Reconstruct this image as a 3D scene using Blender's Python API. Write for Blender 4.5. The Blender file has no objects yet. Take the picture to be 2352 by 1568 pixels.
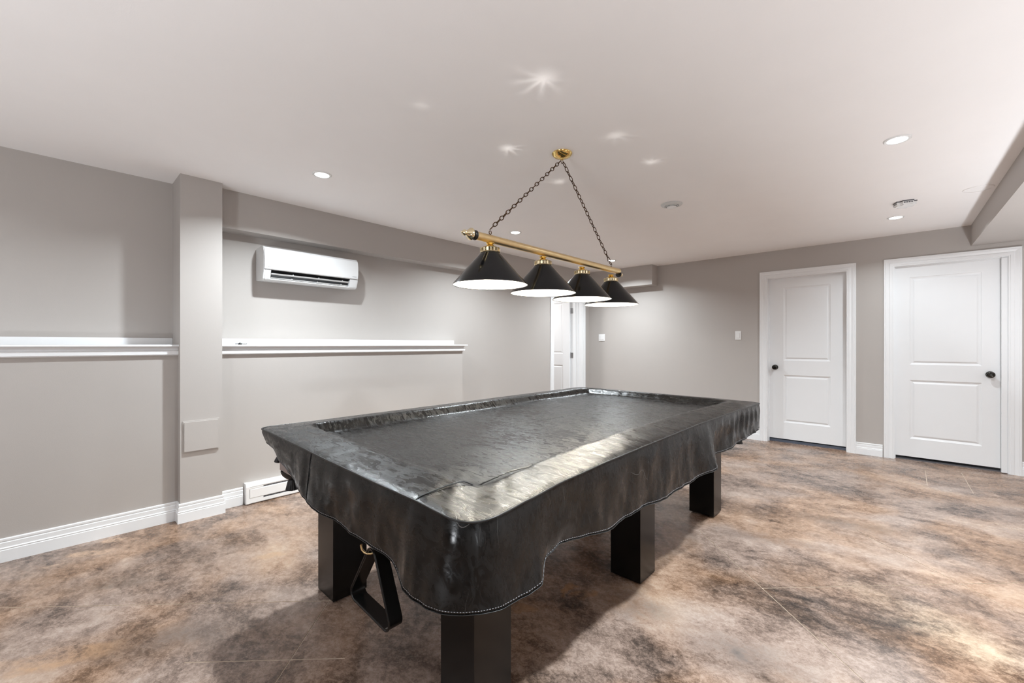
import bpy, bmesh, math, random
from mathutils import Vector, Matrix, noise

random.seed(7)
sc = bpy.context.scene
C = sc.collection
PI = math.pi
CEIL = 2.39
XW = -3.915      # upper left wall
XL = -3.72       # lower, thicker left wall
XP = -3.635      # pillar face
YF = 6.115       # far wall
YB = -5.2
XR = 3.1

# ------------------------------------------------------------ camera, world, lights, exposure
cd = bpy.data.cameras.new('camera')
cam = bpy.data.objects.new('camera', cd)
C.objects.link(cam)
cam.location = (0, 0, 1.22)
cam.rotation_euler = (PI / 2, 0, math.radians(42.946))
cd.sensor_width = 36
cd.lens = 974.49 / 2352 * 36
cd.shift_y = 7 / 2352
cd.clip_start = 0.05
sc.camera = cam

sc.view_settings.view_transform = 'Standard'
sc.view_settings.look = 'None'
sc.view_settings.gamma = 1
sc.view_settings.use_curve_mapping = False
sc.view_settings.exposure = 0.11
try:
    sc.cycles.sample_clamp_indirect = 8
    sc.cycles.max_bounces = 12
    sc.cycles.diffuse_bounces = 8
    sc.cycles.use_denoising = True
except Exception:
    pass

w = bpy.data.worlds.new('world')
sc.world = w
w.use_nodes = True
w.node_tree.nodes['Background'].inputs[0].default_value = (0.9, 0.95, 1, 1)
w.node_tree.nodes['Background'].inputs[1].default_value = 1.0

def area(name, loc, size, power, rot=(0, 0, 0), shape='DISK', sy=None, col=(1, 1, 1), spread=PI):
    d = bpy.data.lights.new(name, 'AREA')
    d.shape = shape
    d.size = size
    if sy: d.size_y = sy
    d.energy = power
    d.color = col
    d.spread = spread
    o = bpy.data.objects.new(name, d)
    o.location = loc
    o.rotation_euler = rot
    C.objects.link(o)
    return o

POT_W = 33
POT_SPREAD = 148
UP_W = 62
BACK_FILL_W = 4
POTS = [(-2.945, 1.246), (-2.985, 3.26), (-3.01, 5.27), (-0.04, 3.27), (-0.075, 5.26)]
HIDDEN_POT_AND_FILL = [(-0.04, 1.25), (-2.95, -0.85)]  # first continues its downlight row, second is an added fill for the left wall
WARM = (0.865, 0.945, 0.995)
POT_F = [1.22, 1.0, .98, 1.3, .43, 1.7, .30]
for (x, y), fpow in zip(POTS + HIDDEN_POT_AND_FILL, POT_F):
    area('pot_lamp', (x, y, CEIL - 0.012), 0.085, POT_W * fpow, col=WARM, spread=math.radians(POT_SPREAD))
# weak fill lights added in the openings of the unseen back wall
for x in (-2.2, 1.2):
    area('window_daylight', (x, YB + 0.04, 1.25), 2.0, BACK_FILL_W, rot=(-PI / 2, 0, 0), shape='RECTANGLE', sy=1.7, col=(1, 0.98, 0.97))
# bare fill lights added out of view to brighten the ceiling
CEILING_FILLS = [((-1.1, -1.9, .30), 70, 0), ((1.25, -0.6, .30), 32, 0), ((1.12, 2.1, .25), 38, -36), ((1.15, 4.2, .25), 66, -46)]
for (p, en, tilt) in CEILING_FILLS:
    area('uplighter_lamp', p, 0.45, en, rot=(PI, math.radians(-tilt), 0), col=(0.905, 0.95, 1.0))
# lamp in the room behind the open door
area('side_room_lamp', (-5.0, 5.0, CEIL - 0.02), 0.4, 34, col=(1, 1, 1))

# ------------------------------------------------------------ materials
def mat(name, col, rough=0.5, metal=0.0, spec=0.5, coat=0.0, noise_amt=0.0, nscale=30, bump=0.0, bscale=200, emis=None, estr=0.0):
    m = bpy.data.materials.new(name)
    m.use_nodes = True
    nt = m.node_tree
    b = nt.nodes['Principled BSDF']
    b.inputs['Base Color'].default_value = (*col, 1)
    b.inputs['Roughness'].default_value = rough
    b.inputs['Metallic'].default_value = metal
    b.inputs['Specular IOR Level'].default_value = spec
    b.inputs['Coat Weight'].default_value = coat
    b.inputs['Coat Roughness'].default_value = 0.1
    tc = nt.nodes.new('ShaderNodeTexCoord')
    if noise_amt:
        n = nt.nodes.new('ShaderNodeTexNoise')
        n.inputs['Scale'].default_value = nscale
        n.inputs['Detail'].default_value = 6
        nt.links.new(tc.outputs['Object'], n.inputs['Vector'])
        mx = nt.nodes.new('ShaderNodeMix')
        mx.data_type = 'RGBA'
        mx.inputs[6].default_value = (*[c * (1 - noise_amt) for c in col], 1)
        mx.inputs[7].default_value = (*[min(1, c * (1 + noise_amt)) for c in col], 1)
        nt.links.new(n.outputs['Fac'], mx.inputs[0])
        nt.links.new(mx.outputs[2], b.inputs['Base Color'])
    if bump:
        n2 = nt.nodes.new('ShaderNodeTexNoise')
        n2.inputs['Scale'].default_value = bscale
        n2.inputs['Detail'].default_value = 3
        nt.links.new(tc.outputs['Object'], n2.inputs['Vector'])
        bp = nt.nodes.new('ShaderNodeBump')
        bp.inputs['Strength'].default_value = bump
        bp.inputs['Distance'].default_value = 0.001
        nt.links.new(n2.outputs['Fac'], bp.inputs['Height'])
        nt.links.new(bp.outputs[0], b.inputs['Normal'])
    if emis:
        b.inputs['Emission Color'].default_value = (*emis, 1)
        b.inputs['Emission Strength'].default_value = estr
    return m

M = {}
M['wall'] = mat('greige_wall_paint', (0.435, 0.405, 0.382), 0.65, noise_amt=0.02, nscale=3, bump=0.25, bscale=260)
M['ceiling'] = mat('ceiling_paint', (0.88, 0.86, 0.85), 0.85, noise_amt=0.02, nscale=4, bump=0.2, bscale=260)
M['white'] = mat('white_trim_paint', (0.79, 0.80, 0.81), 0.35, noise_amt=0.01, nscale=8)
M['plastic'] = mat('white_plastic', (0.79, 0.79, 0.785), 0.22, noise_amt=0.01, nscale=8)
M['plastic_grey'] = mat('pale_grey_plastic', (0.62, 0.63, 0.62), 0.4, noise_amt=0.02, nscale=8)
M['ac'] = mat('ivory_white_plastic', (0.66, 0.66, 0.66), 0.25, noise_amt=0.01, nscale=8)
M['dark'] = mat('dark_recess', (0.006, 0.006, 0.007), 0.6, noise_amt=0.2)
M['grille'] = mat('grey_fins', (0.10, 0.10, 0.11), 0.5, noise_amt=0.3, nscale=60)
M['black_wood'] = mat('black_laminate', (0.004, 0.0037, 0.0036), 0.22, spec=0.35, noise_amt=0.25, nscale=12, bump=0.1, bscale=90)
M['taupe'] = mat('taupe_wood', (0.26, 0.205, 0.19), 0.45, noise_amt=0.12, nscale=40)
M['slate'] = mat('black_cloth', (0.02, 0.02, 0.02), 0.9, noise_amt=0.2)
M['leather'] = mat('black_pocket_leather', (0.012, 0.011, 0.011), 0.45, noise_amt=0.2, bump=0.4, bscale=120)
M['rack'] = mat('black_rack_plastic', (0.008, 0.008, 0.008), 0.22, noise_amt=0.2)
M['brass'] = mat('polished_brass', (0.80, 0.58, 0.22), 0.12, metal=1, noise_amt=0.05, nscale=15)
M['brass_brushed'] = mat('brushed_brass', (0.86, 0.66, 0.36), 0.28, metal=1, noise_amt=0.1, nscale=25, bump=0.2, bscale=150)
M['brass_pale'] = mat('pale_polished_brass', (0.90, 0.78, 0.52), 0.1, metal=1, noise_amt=0.05, nscale=15)
M['chain'] = mat('antique_bronze_chain', (0.10, 0.055, 0.03), 0.4, metal=1, noise_amt=0.3, nscale=40)
M['shade'] = mat('black_gloss_shade', (0.004, 0.004, 0.0045), 0.14, spec=0.35, noise_amt=0.2)
M['shade_in'] = mat('white_shade_enamel', (0.9, 0.88, 0.82), 0.5, noise_amt=0.01)
M['bulb'] = mat('lit_bulb', (1, 1, 1), 0.4, emis=(1.0, 0.93, 0.80), estr=460, noise_amt=0.01)
M['lens'] = mat('lit_downlight_lens', (1, 1, 1), 0.4, emis=(1, 0.97, 0.93), estr=14, noise_amt=0.01)
M['bronze'] = mat('dark_bronze_knob', (0.045, 0.042, 0.038), 0.18, metal=1, noise_amt=0.4, nscale=60)
M['steel'] = mat('satin_steel', (0.45, 0.45, 0.46), 0.3, metal=1, noise_amt=0.1)
M['logo'] = mat('grey_print', (0.18, 0.18, 0.19), 0.5, noise_amt=0.05)
M['sweep'] = mat('blue_grey_threshold', (0.10, 0.12, 0.16), 0.25, noise_amt=0.2)
M['stitch'] = mat('grey_thread', (0.30, 0.30, 0.32), 0.6, noise_amt=0.1)
M['grout'] = mat('pale_saw_cut', (0.55, 0.46, 0.38), 0.7, noise_amt=0.25, nscale=40)

class NT:
    def __init__(s, m):
        s.nt = m.node_tree
    def n(s, t, **kw):
        x = s.nt.nodes.new(t)
        for k, v in kw.items():
            setattr(x, k, v)
        return x
    def l(s, a, b): s.nt.links.new(a, b)
    def noise(s, vec, scale, detail=6, rough=0.55, dist=0.0):
        x = s.n('ShaderNodeTexNoise')
        x.inputs['Scale'].default_value = scale
        x.inputs['Detail'].default_value = detail
        x.inputs['Roughness'].default_value = rough
        x.inputs['Distortion'].default_value = dist
        s.l(vec, x.inputs['Vector'])
        return x.outputs['Fac']
    def ramp(s, fac, stops):
        r = s.n('ShaderNodeValToRGB')
        el = r.color_ramp.elements
        while len(el) < len(stops): el.new(0.5)
        for e, (p, c) in zip(el, stops):
            e.position = p
            e.color = (*c, 1) if len(c) == 3 else c
        s.l(fac, r.inputs[0])
        return r.outputs[0]
    def mix(s, fac, a, b, mode='MIX'):
        x = s.n('ShaderNodeMix', data_type='RGBA', blend_type=mode)
        for k, v in ((0, fac), (6, a), (7, b)):
            if isinstance(v, (int, float)): x.inputs[k].default_value = v
            elif isinstance(v, tuple): x.inputs[k].default_value = (*v, 1)
            else: s.l(v, x.inputs[k])
        return x.outputs[2]
    def math(s, op, a, b=None, c=None, clamp=False):
        x = s.n('ShaderNodeMath', operation=op, use_clamp=clamp)
        for k, v in ((0, a), (1, b), (2, c)):
            if v is None: continue
            if isinstance(v, (int, float)): x.inputs[k].default_value = v
            else: s.l(v, x.inputs[k])
        return x.outputs[0]
    def mapping(s, vec, loc=(0, 0, 0), rot=(0, 0, 0), scale=(1, 1, 1)):
        x = s.n('ShaderNodeMapping')
        x.inputs['Location'].default_value = loc
        x.inputs['Rotation'].default_value = rot
        x.inputs['Scale'].default_value = scale
        s.l(vec, x.inputs['Vector'])
        return x.outputs[0]

FLOOR_V = 0.70
def floor_material():
    m = bpy.data.materials.new('acid_stained_concrete')
    m.use_nodes = True
    g = NT(m)
    b = g.nt.nodes['Principled BSDF']
    P = g.n('ShaderNodeTexCoord').outputs['Object']
    rot = g.mapping(P, rot=(0, 0, math.radians(-38)), scale=(1.0, 1.4, 1))
    big = g.noise(rot, 1.25, 7, 0.62, 0.6)
    med = g.noise(g.mapping(P, loc=(3, 7, 0), rot=(0, 0, math.radians(-35)), scale=(1, 1.35, 1)), 4.2, 9, 0.68, 0.7)
    fine = g.noise(g.mapping(P, loc=(1, 2, 0), rot=(0, 0, math.radians(-40)), scale=(1, 1.25, 1)), 24, 12, 0.86, 0.3)
    speck = g.noise(P, 95, 8, 0.85)
    hue = g.noise(g.mapping(P, loc=(9, 4, 0)), 1.7, 4, 0.5, 0.3)
    v = g.math('MULTIPLY_ADD', big, 0.40, g.math('MULTIPLY', med, 0.30))
    v = g.math('ADD', v, g.math('MULTIPLY', fine, 0.40))
    v = g.math('ADD', v, g.math('MULTIPLY', speck, 0.26))
    v = g.math('MULTIPLY_ADD', g.math('SUBTRACT', v, 0.665), 1.3, 0.575)
    cool = g.ramp(v, [(0.44, (0.045, 0.036, 0.032)), (0.51, (0.12, 0.092, 0.078)), (0.57, (0.27, 0.205, 0.172)), (0.64, (0.44, 0.345, 0.295)), (0.76, (0.62, 0.52, 0.455))])
    warm = g.ramp(v, [(0.44, (0.055, 0.036, 0.026)), (0.51, (0.16, 0.10, 0.068)), (0.57, (0.32, 0.215, 0.155)), (0.64, (0.50, 0.355, 0.27)), (0.76, (0.66, 0.52, 0.41))])
    hf = g.ramp(hue, [(0.42, (0, 0, 0)), (0.60, (1, 1, 1))])
    col = g.mix(hf, cool, warm)
    # separate stains and one broad cream blotch, each of its own shape
    wob = g.n('ShaderNodeTexNoise'); wob.inputs['Scale'].default_value = 9; wob.inputs['Detail'].default_value = 5
    g.l(P, wob.inputs['Vector'])
    wv = g.n('ShaderNodeVectorMath', operation='MULTIPLY_ADD')
    g.l(wob.outputs['Color'], wv.inputs[0])
    wv.inputs[1].default_value = (0.16, 0.16, 0)
    g.l(P, wv.inputs[2])
    W = wv.outputs[0]
    def blot(x, y, rx, ry, ang, soft, colr, amt):
        nonlocal col
        mp = g.n('ShaderNodeMapping', vector_type='TEXTURE')
        mp.inputs['Location'].default_value = (x + .08, y + .08, 0)
        mp.inputs['Rotation'].default_value = (0, 0, math.radians(ang))
        mp.inputs['Scale'].default_value = (rx, ry, 1)
        g.l(W, mp.inputs['Vector'])
        sx = g.n('ShaderNodeSeparateXYZ'); g.l(mp.outputs[0], sx.inputs[0])
        r = g.math('SQRT', g.math('ADD', g.math('POWER', g.math('ABSOLUTE', sx.outputs[0]), 2.0), g.math('POWER', g.math('ABSOLUTE', sx.outputs[1]), 2.0)))
        f = g.math('MULTIPLY', g.math('DIVIDE', g.math('SUBTRACT', 1.0, r), soft, clamp=True), amt)
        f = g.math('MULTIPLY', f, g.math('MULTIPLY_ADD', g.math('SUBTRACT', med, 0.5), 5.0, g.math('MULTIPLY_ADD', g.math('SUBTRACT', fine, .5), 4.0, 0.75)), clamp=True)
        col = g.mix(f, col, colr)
    blot(-2.41, 0.02, .26, .07, 60, .5, (0.56, 0.36, 0.23), .6)
    blot(-3.50, 0.13, .13, .05, 60, .25, (0.66, 0.48, 0.36), .7)
    blot(-3.62, 0.23, .07, .045, 60, .25, (0.66, 0.48, 0.36), .7)
    blot(-3.45, -0.02, .06, .03, 60, .25, (0.62, 0.46, 0.36), .7)
    blot(-2.70, 0.84, .10, .045, 60, .25, (0.60, 0.43, 0.31), .6)
    blot(-1.24, 1.73, .07, .03, 120, .25, (0.50, 0.30, 0.18), .6)
    blot(-1.15, 1.75, .06, .04, 60, .25, (0.50, 0.30, 0.18), .5)
    blot(-1.30, 1.47, .06, .03, 30, .25, (0.50, 0.30, 0.18), .5)
    blot(0.20, 2.55, .55, .20, -30, .9, (0.78, 0.64, 0.50), .55)  # pale cream blotch with a wide soft edge
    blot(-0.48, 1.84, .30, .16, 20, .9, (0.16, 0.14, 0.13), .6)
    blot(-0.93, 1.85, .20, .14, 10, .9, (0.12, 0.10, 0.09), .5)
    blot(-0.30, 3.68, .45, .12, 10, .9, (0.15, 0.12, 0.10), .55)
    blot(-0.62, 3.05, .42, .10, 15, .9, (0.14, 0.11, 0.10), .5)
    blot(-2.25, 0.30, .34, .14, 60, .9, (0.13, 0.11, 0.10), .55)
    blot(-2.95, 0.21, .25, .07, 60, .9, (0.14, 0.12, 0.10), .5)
    # long meandering crack
    sp = g.n('ShaderNodeSeparateXYZ'); g.l(P, sp.inputs[0])
    wn = g.noise(P, 7, 4, 0.6)
    ry = g.math('SUBTRACT', g.math('ADD', sp.outputs[1], g.math('MULTIPLY', g.math('SUBTRACT', wn, 0.5), 0.05)), g.math('MULTIPLY_ADD', sp.outputs[0], -0.10, 2.352))
    inx = g.math('MULTIPLY', g.math('GREATER_THAN', sp.outputs[0], -0.535), g.math('LESS_THAN', sp.outputs[0], 0.6))
    ck = g.math('MULTIPLY', g.math('LESS_THAN', g.math('ABSOLUTE', ry), 0.0022), inx)
    col = g.mix(g.math('MULTIPLY', ck, 0.65), col, (0.13, 0.08, 0.05))
    hs = g.n('ShaderNodeHueSaturation'); hs.inputs['Value'].default_value = FLOOR_V; hs.inputs['Saturation'].default_value = 1.18
    g.l(col, hs.inputs['Color']); col = hs.outputs[0]
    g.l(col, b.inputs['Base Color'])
    rr = g.math('MULTIPLY_ADD', fine, 0.22, 0.16)
    g.l(rr, b.inputs['Roughness'])
    b.inputs['Specular IOR Level'].default_value = 0.30
    bp = g.n('ShaderNodeBump'); bp.inputs['Strength'].default_value = 0.18; bp.inputs['Distance'].default_value = 0.002
    g.l(g.math('ADD', med, g.math('MULTIPLY', fine, 0.4)), bp.inputs['Height'])
    g.l(bp.outputs[0], b.inputs['Normal'])
    return m
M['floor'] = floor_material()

def vinyl_material():
    m = bpy.data.materials.new('black_vinyl')
    m.use_nodes = True
    g = NT(m)
    b = g.nt.nodes['Principled BSDF']
    P = g.n('ShaderNodeTexCoord').outputs['Object']
    st = g.mapping(P, rot=(0, 0, math.radians(-28)), scale=(1, 3.4, 1.5))
    n1 = g.noise(st, 14, 8, 0.68, 1.2)
    n2 = g.noise(g.mapping(P, rot=(0, 0, math.radians(-33)), scale=(1, 7, 2)), 45, 5, 0.6, 0.6)
    n3 = g.noise(P, 3.0, 5, 0.6, 0.5)
    n4 = g.noise(P, 420, 2, 0.5)
    # fine pale scratches
    v = g.n('ShaderNodeTexVoronoi', feature='DISTANCE_TO_EDGE')
    v.inputs['Scale'].default_value = 2.3
    mp = g.mapping(P, loc=(2.37, 5.1, 0.4), rot=(0, 0, math.radians(20)), scale=(1, 2.6, 1.2))
    wv = g.n('ShaderNodeVectorMath', operation='MULTIPLY_ADD')
    wn = g.n('ShaderNodeTexNoise'); wn.inputs['Scale'].default_value = 3
    g.l(P, wn.inputs['Vector'])
    g.l(wn.outputs['Color'], wv.inputs[0]); wv.inputs[1].default_value = (.5, .5, .5); g.l(mp, wv.inputs[2])
    g.l(wv.outputs[0], v.inputs['Vector'])
    line = g.math('LESS_THAN', v.outputs['Distance'], 0.0010)
    gate = g.ramp(g.noise(P, 5.5, 3, 0.5), [(0.52, (0, 0, 0)), (0.60, (1, 1, 1))])
    scr = g.math('MULTIPLY', g.math('MULTIPLY', line, gate), 0.45)
    base = g.ramp(n1, [(0.3, (0.003, 0.0028, 0.0027)), (0.7, (0.010, 0.0094, 0.009))])
    col = g.mix(g.math('MULTIPLY', scr, 0.8), base, (0.30, 0.29, 0.28))
    g.l(col, b.inputs['Base Color'])
    r = g.math('MULTIPLY_ADD', g.math('SUBTRACT', n3, 0.5), 0.5, g.math('MULTIPLY_ADD', g.math('SUBTRACT', n1, 0.5), 1.2, 0.29), clamp=True)
    r = g.math('MAXIMUM', r, 0.12)
    g.l(r, b.inputs['Roughness'])
    b.inputs['Specular IOR Level'].default_value = 0.29
    bp = g.n('ShaderNodeBump'); bp.inputs['Strength'].default_value = 0.8; bp.inputs['Distance'].default_value = 0.006
    h = g.math('ADD', n1, g.math('MULTIPLY', n2, 0.28))
    h = g.math('ADD', h, g.math('MULTIPLY', n4, 0.03))
    ge = g.n('ShaderNodeNewGeometry'); sz = g.n('ShaderNodeSeparateXYZ'); g.l(ge.outputs['Normal'], sz.inputs[0])
    flat = g.math('POWER', g.math('ABSOLUTE', sz.outputs[2]), 2.0)
    g.l(g.math('MULTIPLY_ADD', flat, 0.15, 0.07), bp.inputs['Strength'])
    g.l(h, bp.inputs['Height'])
    g.l(bp.outputs[0], b.inputs['Normal'])
    return m
M['vinyl'] = vinyl_material()
M['piping'] = mat('black_piping', (0.006, 0.006, 0.006), 0.4, noise_amt=0.2)

# ------------------------------------------------------------ helpers
def link(name, me, parent=None):
    o = bpy.data.objects.new(name, me)
    C.objects.link(o)
    if parent is not None:
        o.parent = parent
        o.matrix_parent_inverse = Matrix.Translation(-parent.location) if parent.type == 'EMPTY' else Matrix()
    return o

def finish(name, bm, m, parent=None, smooth=None):
    bmesh.ops.recalc_face_normals(bm, faces=bm.faces)
    me = bpy.data.meshes.new(name)
    bm.to_mesh(me)
    bm.free()
    for x in (m if isinstance(m, (list, tuple)) else [m]):
        me.materials.append(x)
    if smooth is not None:
        me.polygons.foreach_set('use_smooth', [True] * len(me.polygons))
        if smooth < PI:
            me.set_sharp_from_angle(angle=smooth)
    return link(name, me, parent)

def bx(bm, x0, x1, y0, y1, z0, z1, bev=0.0, seg=1):
    vs = [bm.verts.new(p) for p in ((x0, y0, z0), (x1, y0, z0), (x1, y1, z0), (x0, y1, z0), (x0, y0, z1), (x1, y0, z1), (x1, y1, z1), (x0, y1, z1))]
    fs = [bm.faces.new([vs[i] for i in f]) for f in ((0, 3, 2, 1), (4, 5, 6, 7), (0, 1, 5, 4), (1, 2, 6, 5), (2, 3, 7, 6), (3, 0, 4, 7))]
    if bev:
        es = list({e for f in fs for e in f.edges})
        bmesh.ops.bevel(bm, geom=es, offset=bev, segments=seg, affect='EDGES', profile=0.5)

def box(name, x0, x1, y0, y1, z0, z1, m, parent=None, bev=0.0, seg=1):
    bm = bmesh.new()
    bx(bm, x0, x1, y0, y1, z0, z1, bev, seg)
    return finish(name, bm, m, parent, smooth=0.6 if bev and seg > 1 else None)

def lathe(bm, prof, n=32, mt=Matrix(), ripple=None):
    rings = []
    for (r, z) in prof:
        if r < 1e-6:
            rings.append([bm.verts.new(mt @ Vector((0, 0, z)))])
        else:
            ring = []
            for i in range(n):
                a = 2 * PI * i / n
                rr = r * (ripple(a, z) if ripple else 1)
                ring.append(bm.verts.new(mt @ Vector((rr * math.cos(a), rr * math.sin(a), z))))
            rings.append(ring)
    for a, b in zip(rings, rings[1:]):
        if len(a) == 1 and len(b) == 1: continue
        for i in range(n):
            j = (i + 1) % n
            if len(a) == 1: bm.faces.new((a[0], b[i], b[j]))
            elif len(b) == 1: bm.faces.new((a[i], a[j], b[0]))
            else: bm.faces.new((a[i], a[j], b[j], b[i]))

def lathe_obj(name, prof, m, parent=None, n=32, mt=Matrix(), smooth=0.7, ripple=None):
    bm = bmesh.new()
    lathe(bm, prof, n, mt, ripple)
    return finish(name, bm, m, parent, smooth=smooth)

def tube(bm, pts, r, n=8, closed=False):
    pts = [Vector(p) for p in pts]
    rings = []
    N = len(pts)
    up = Vector((0, 0, 1))
    prev = None
    for i, p in enumerate(pts):
        a = pts[(i - 1) % N] if (closed or i > 0) else p
        b = pts[(i + 1) % N] if (closed or i < N - 1) else p
        t = (b - a).normalized()
        u = prev if prev is not None else (up if abs(t.dot(up)) < 0.9 else Vector((1, 0, 0)))
        u = (u - t * u.dot(t))
        if u.length < 1e-5: u = t.orthogonal()
        u.normalize()
        prev = u
        v = t.cross(u)
        rings.append([bm.verts.new(p + (u * math.cos(2 * PI * k / n) + v * math.sin(2 * PI * k / n)) * r) for k in range(n)])
    M_ = N if closed else N - 1
    for i in range(M_):
        a, b = rings[i], rings[(i + 1) % N]
        for k in range(n):
            bm.faces.new((a[k], a[(k + 1) % n], b[(k + 1) % n], b[k]))
    if not closed:
        bm.faces.new(rings[0]); bm.faces.new(rings[-1])

def tube_obj(name, pts, r, m, parent=None, n=8, closed=False):
    bm = bmesh.new()
    tube(bm, pts, r, n, closed)
    return finish(name, bm, m, parent, smooth=1.2)

def sweep(bm, path, prof, side=1, closed_prof=True, mapf=lambda a, b, c: (a, b, c)):
    """path: in-plane polyline, prof: (in-plane offset, off-plane) pairs; mitred corners"""
    n = len(path)
    P = [Vector(p) for p in path]
    rings = []
    for i in range(n):
        d1 = (P[i] - P[i - 1]).normalized() if i > 0 else None
        d2 = (P[i + 1] - P[i]).normalized() if i < n - 1 else None
        n1 = Vector((-d1.y, d1.x)) * side if d1 else None
        n2 = Vector((-d2.y, d2.x)) * side if d2 else None
        if n1 is None: mi = n2
        elif n2 is None: mi = n1
        else:
            mi = (n1 + n2)
            mi = mi / max(1e-6, mi.dot(n1))
        rings.append([bm.verts.new(mapf(P[i].x + mi.x * o, P[i].y + mi.y * o, h)) for (o, h) in prof])
    k = len(prof)
    for a, b in zip(rings, rings[1:]):
        for j in range(k if closed_prof else k - 1):
            bm.faces.new((a[j], a[(j + 1) % k], b[(j + 1) % k], b[j]))
    bm.faces.new(rings[0]); bm.faces.new(rings[-1])

def empty(name, loc):
    o = bpy.data.objects.new(name, None)
    o.empty_display_size = 0.1
    o.location = loc
    C.objects.link(o)
    return o

def tag(o, label=None, cat=None, group=None, kind=None):
    if label: o['label'] = label
    if cat: o['category'] = cat
    if group: o['group'] = group
    if kind: o['kind'] = kind
    return o

def up_parent(o, p):
    o.parent = p
    o.matrix_parent_inverse = Matrix.Translation(-p.location)
    return o

# ------------------------------------------------------------ floor with saw-cut score lines
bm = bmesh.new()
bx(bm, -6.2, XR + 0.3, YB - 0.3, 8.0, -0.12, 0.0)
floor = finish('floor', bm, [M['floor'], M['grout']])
tag(floor, 'glossy brown acid-stained concrete floor with diagonal saw-cut lines', 'floor', kind='structure')
LINES = [((-5.6, -2.7), (-2.0, 0.9)), ((-0.53, 2.41), (3.0, 5.94)), ((-2.02, 0.89), (2.0, -3.13)),
         ((-2.03, 0.335), (-1.60, 0.765)), ((-1.0, 2.88), (1.7, 0.18)), ((-0.24, 3.58), (1.8, 1.54)),
         ((-0.34, 5.13), (0.13, 5.14)), ((0.13, 5.14), (0.13, 5.74)), ((0.40, 5.12), (0.38, 5.89)), ((0.42, 4.374), (0.80, 4.17))]
bm = bmesh.new()
for (a, b) in LINES:
    a = Vector(a); b = Vector(b)
    d = (b - a).normalized(); nn = Vector((-d.y, d.x)) * 0.0026
    q = [a - nn, b - nn, b + nn, a + nn]
    lo = [bm.verts.new((p.x, p.y, -0.003)) for p in q]
    hi = [bm.verts.new((p.x, p.y, 0.05)) for p in q]
    bm.faces.new(lo[::-1]); bm.faces.new(hi)
    for i in range(4):
        bm.faces.new((lo[i], lo[(i + 1) % 4], hi[(i + 1) % 4], hi[i]))
cut = finish('cutter', bm, [M['grout']])
md = floor.modifiers.new('cut', 'BOOLEAN')
md.operation = 'DIFFERENCE'; md.object = cut; md.solver = 'EXACT'
md.use_self = True
dg = bpy.context.evaluated_depsgraph_get()
me2 = bpy.data.meshes.new_from_object(floor.evaluated_get(dg))
floor.modifiers.clear()
floor.data = me2
bpy.data.objects.remove(cut)
for p in me2.polygons:
    p.material_index = 1 if -0.01 < p.center.z < -0.0005 else 0

# ------------------------------------------------------------ ceiling, bulkheads
ceil = box('ceiling', -6.2, XR + 0.3, YB - 0.3, 8.0, CEIL, CEIL + 0.12, M['ceiling'])
tag(ceil, 'smooth pale ceiling with recessed downlights', 'ceiling', kind='structure')
bm = bmesh.new()
def prism(bm, poly, z0, z1):
    lo = [bm.verts.new((x, y, z0)) for x, y in poly]
    hi = [bm.verts.new((x, y, z1)) for x, y in poly]
    bm.faces.new(lo[::-1]); bm.faces.new(hi)
    n = len(poly)
    for i in range(n):
        bm.faces.new((lo[i], lo[(i + 1) % n], hi[(i + 1) % n], hi[i]))
prism(bm, [(XW, 0.80), (-3.755, 0.80), (-3.772, 2.8), (-3.772, 5.915), (-2.723, 5.925), (-2.723, YF), (XW, YF)], 2.10, CEIL + .002)
finish('bulkhead', bm, M['wall'], ceil)
bm = bmesh.new()
prism(bm, [(0.461, YF), (0.508, 3.905), (0.60, -0.7), (0.68, YB), (1.25, YB), (1.05, YF)], 2.186, CEIL + .002)
finish('bulkhead', bm, M['wall'], ceil)

# ------------------------------------------------------------ walls
def wall_obj(name, parts, label, m=M['wall']):
    bm = bmesh.new()
    for p in parts: bx(bm, *p)
    o = finish(name, bm, m)
    return tag(o, label, 'wall', kind='structure')

D3Y0, D3Y1, DH = 5.125, 5.895, 2.052
wl = wall_obj('wall_left', [(XW - .12, XW, YB, D3Y0, 0, CEIL), (XW - .12, XW, D3Y0, D3Y1, DH, CEIL), (XW - .12, XW, D3Y1, YF, 0, CEIL)],
              'greige painted long wall with ledges, pillar and heat pump')
bm = bmesh.new(); bx(bm, XW - .01, XL, YB, 0.577, 0, 1.205)
finish('lower_wall', bm, M['wall'], wl)
bm = bmesh.new(); bx(bm, XW - .01, XL, 0.815, 3.164, 0, 1.205)
finish('lower_wall', bm, M['wall'], wl)
bm = bmesh.new(); bx(bm, XW - .01, XP, 0.577, 0.821, 0, CEIL, 0.0)
finish('pillar', bm, M['wall'], wl)

D1X0, D1X1 = -1.290, -0.500
D2X0, D2X1 = -0.100, 0.700
wf = wall_obj('wall_far', [(XW - .12, D1X0, YF, YF + .12, 0, CEIL), (D1X0, D1X1, YF, YF + .12, DH, CEIL), (D1X1, D2X0, YF, YF + .12, 0, CEIL),
                           (D2X0, D2X1, YF, YF + .12, DH, CEIL), (D2X1, XR, YF, YF + .12, 0, CEIL)],
              'greige painted end wall with two white panel doors')
wr = wall_obj('wall_right', [(XR, XR + .12, YB, YF + .12, 0, CEIL)], 'greige painted side wall beyond the dropped bulkhead')
wb = wall_obj('wall_back', [(XW - .12, -3.2, YB - .12, YB, 0, CEIL), (-3.2, -1.2, YB - .12, YB, 0, .4), (-3.2, -1.2, YB - .12, YB, 2.1, CEIL),
                            (-1.2, .2, YB - .12, YB, 0, CEIL), (.2, 2.2, YB - .12, YB, 0, .4), (.2, 2.2, YB - .12, YB, 2.1, CEIL), (2.2, XR + .12, YB - .12, YB, 0, CEIL)],
              'greige painted wall with two wide windows')
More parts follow.
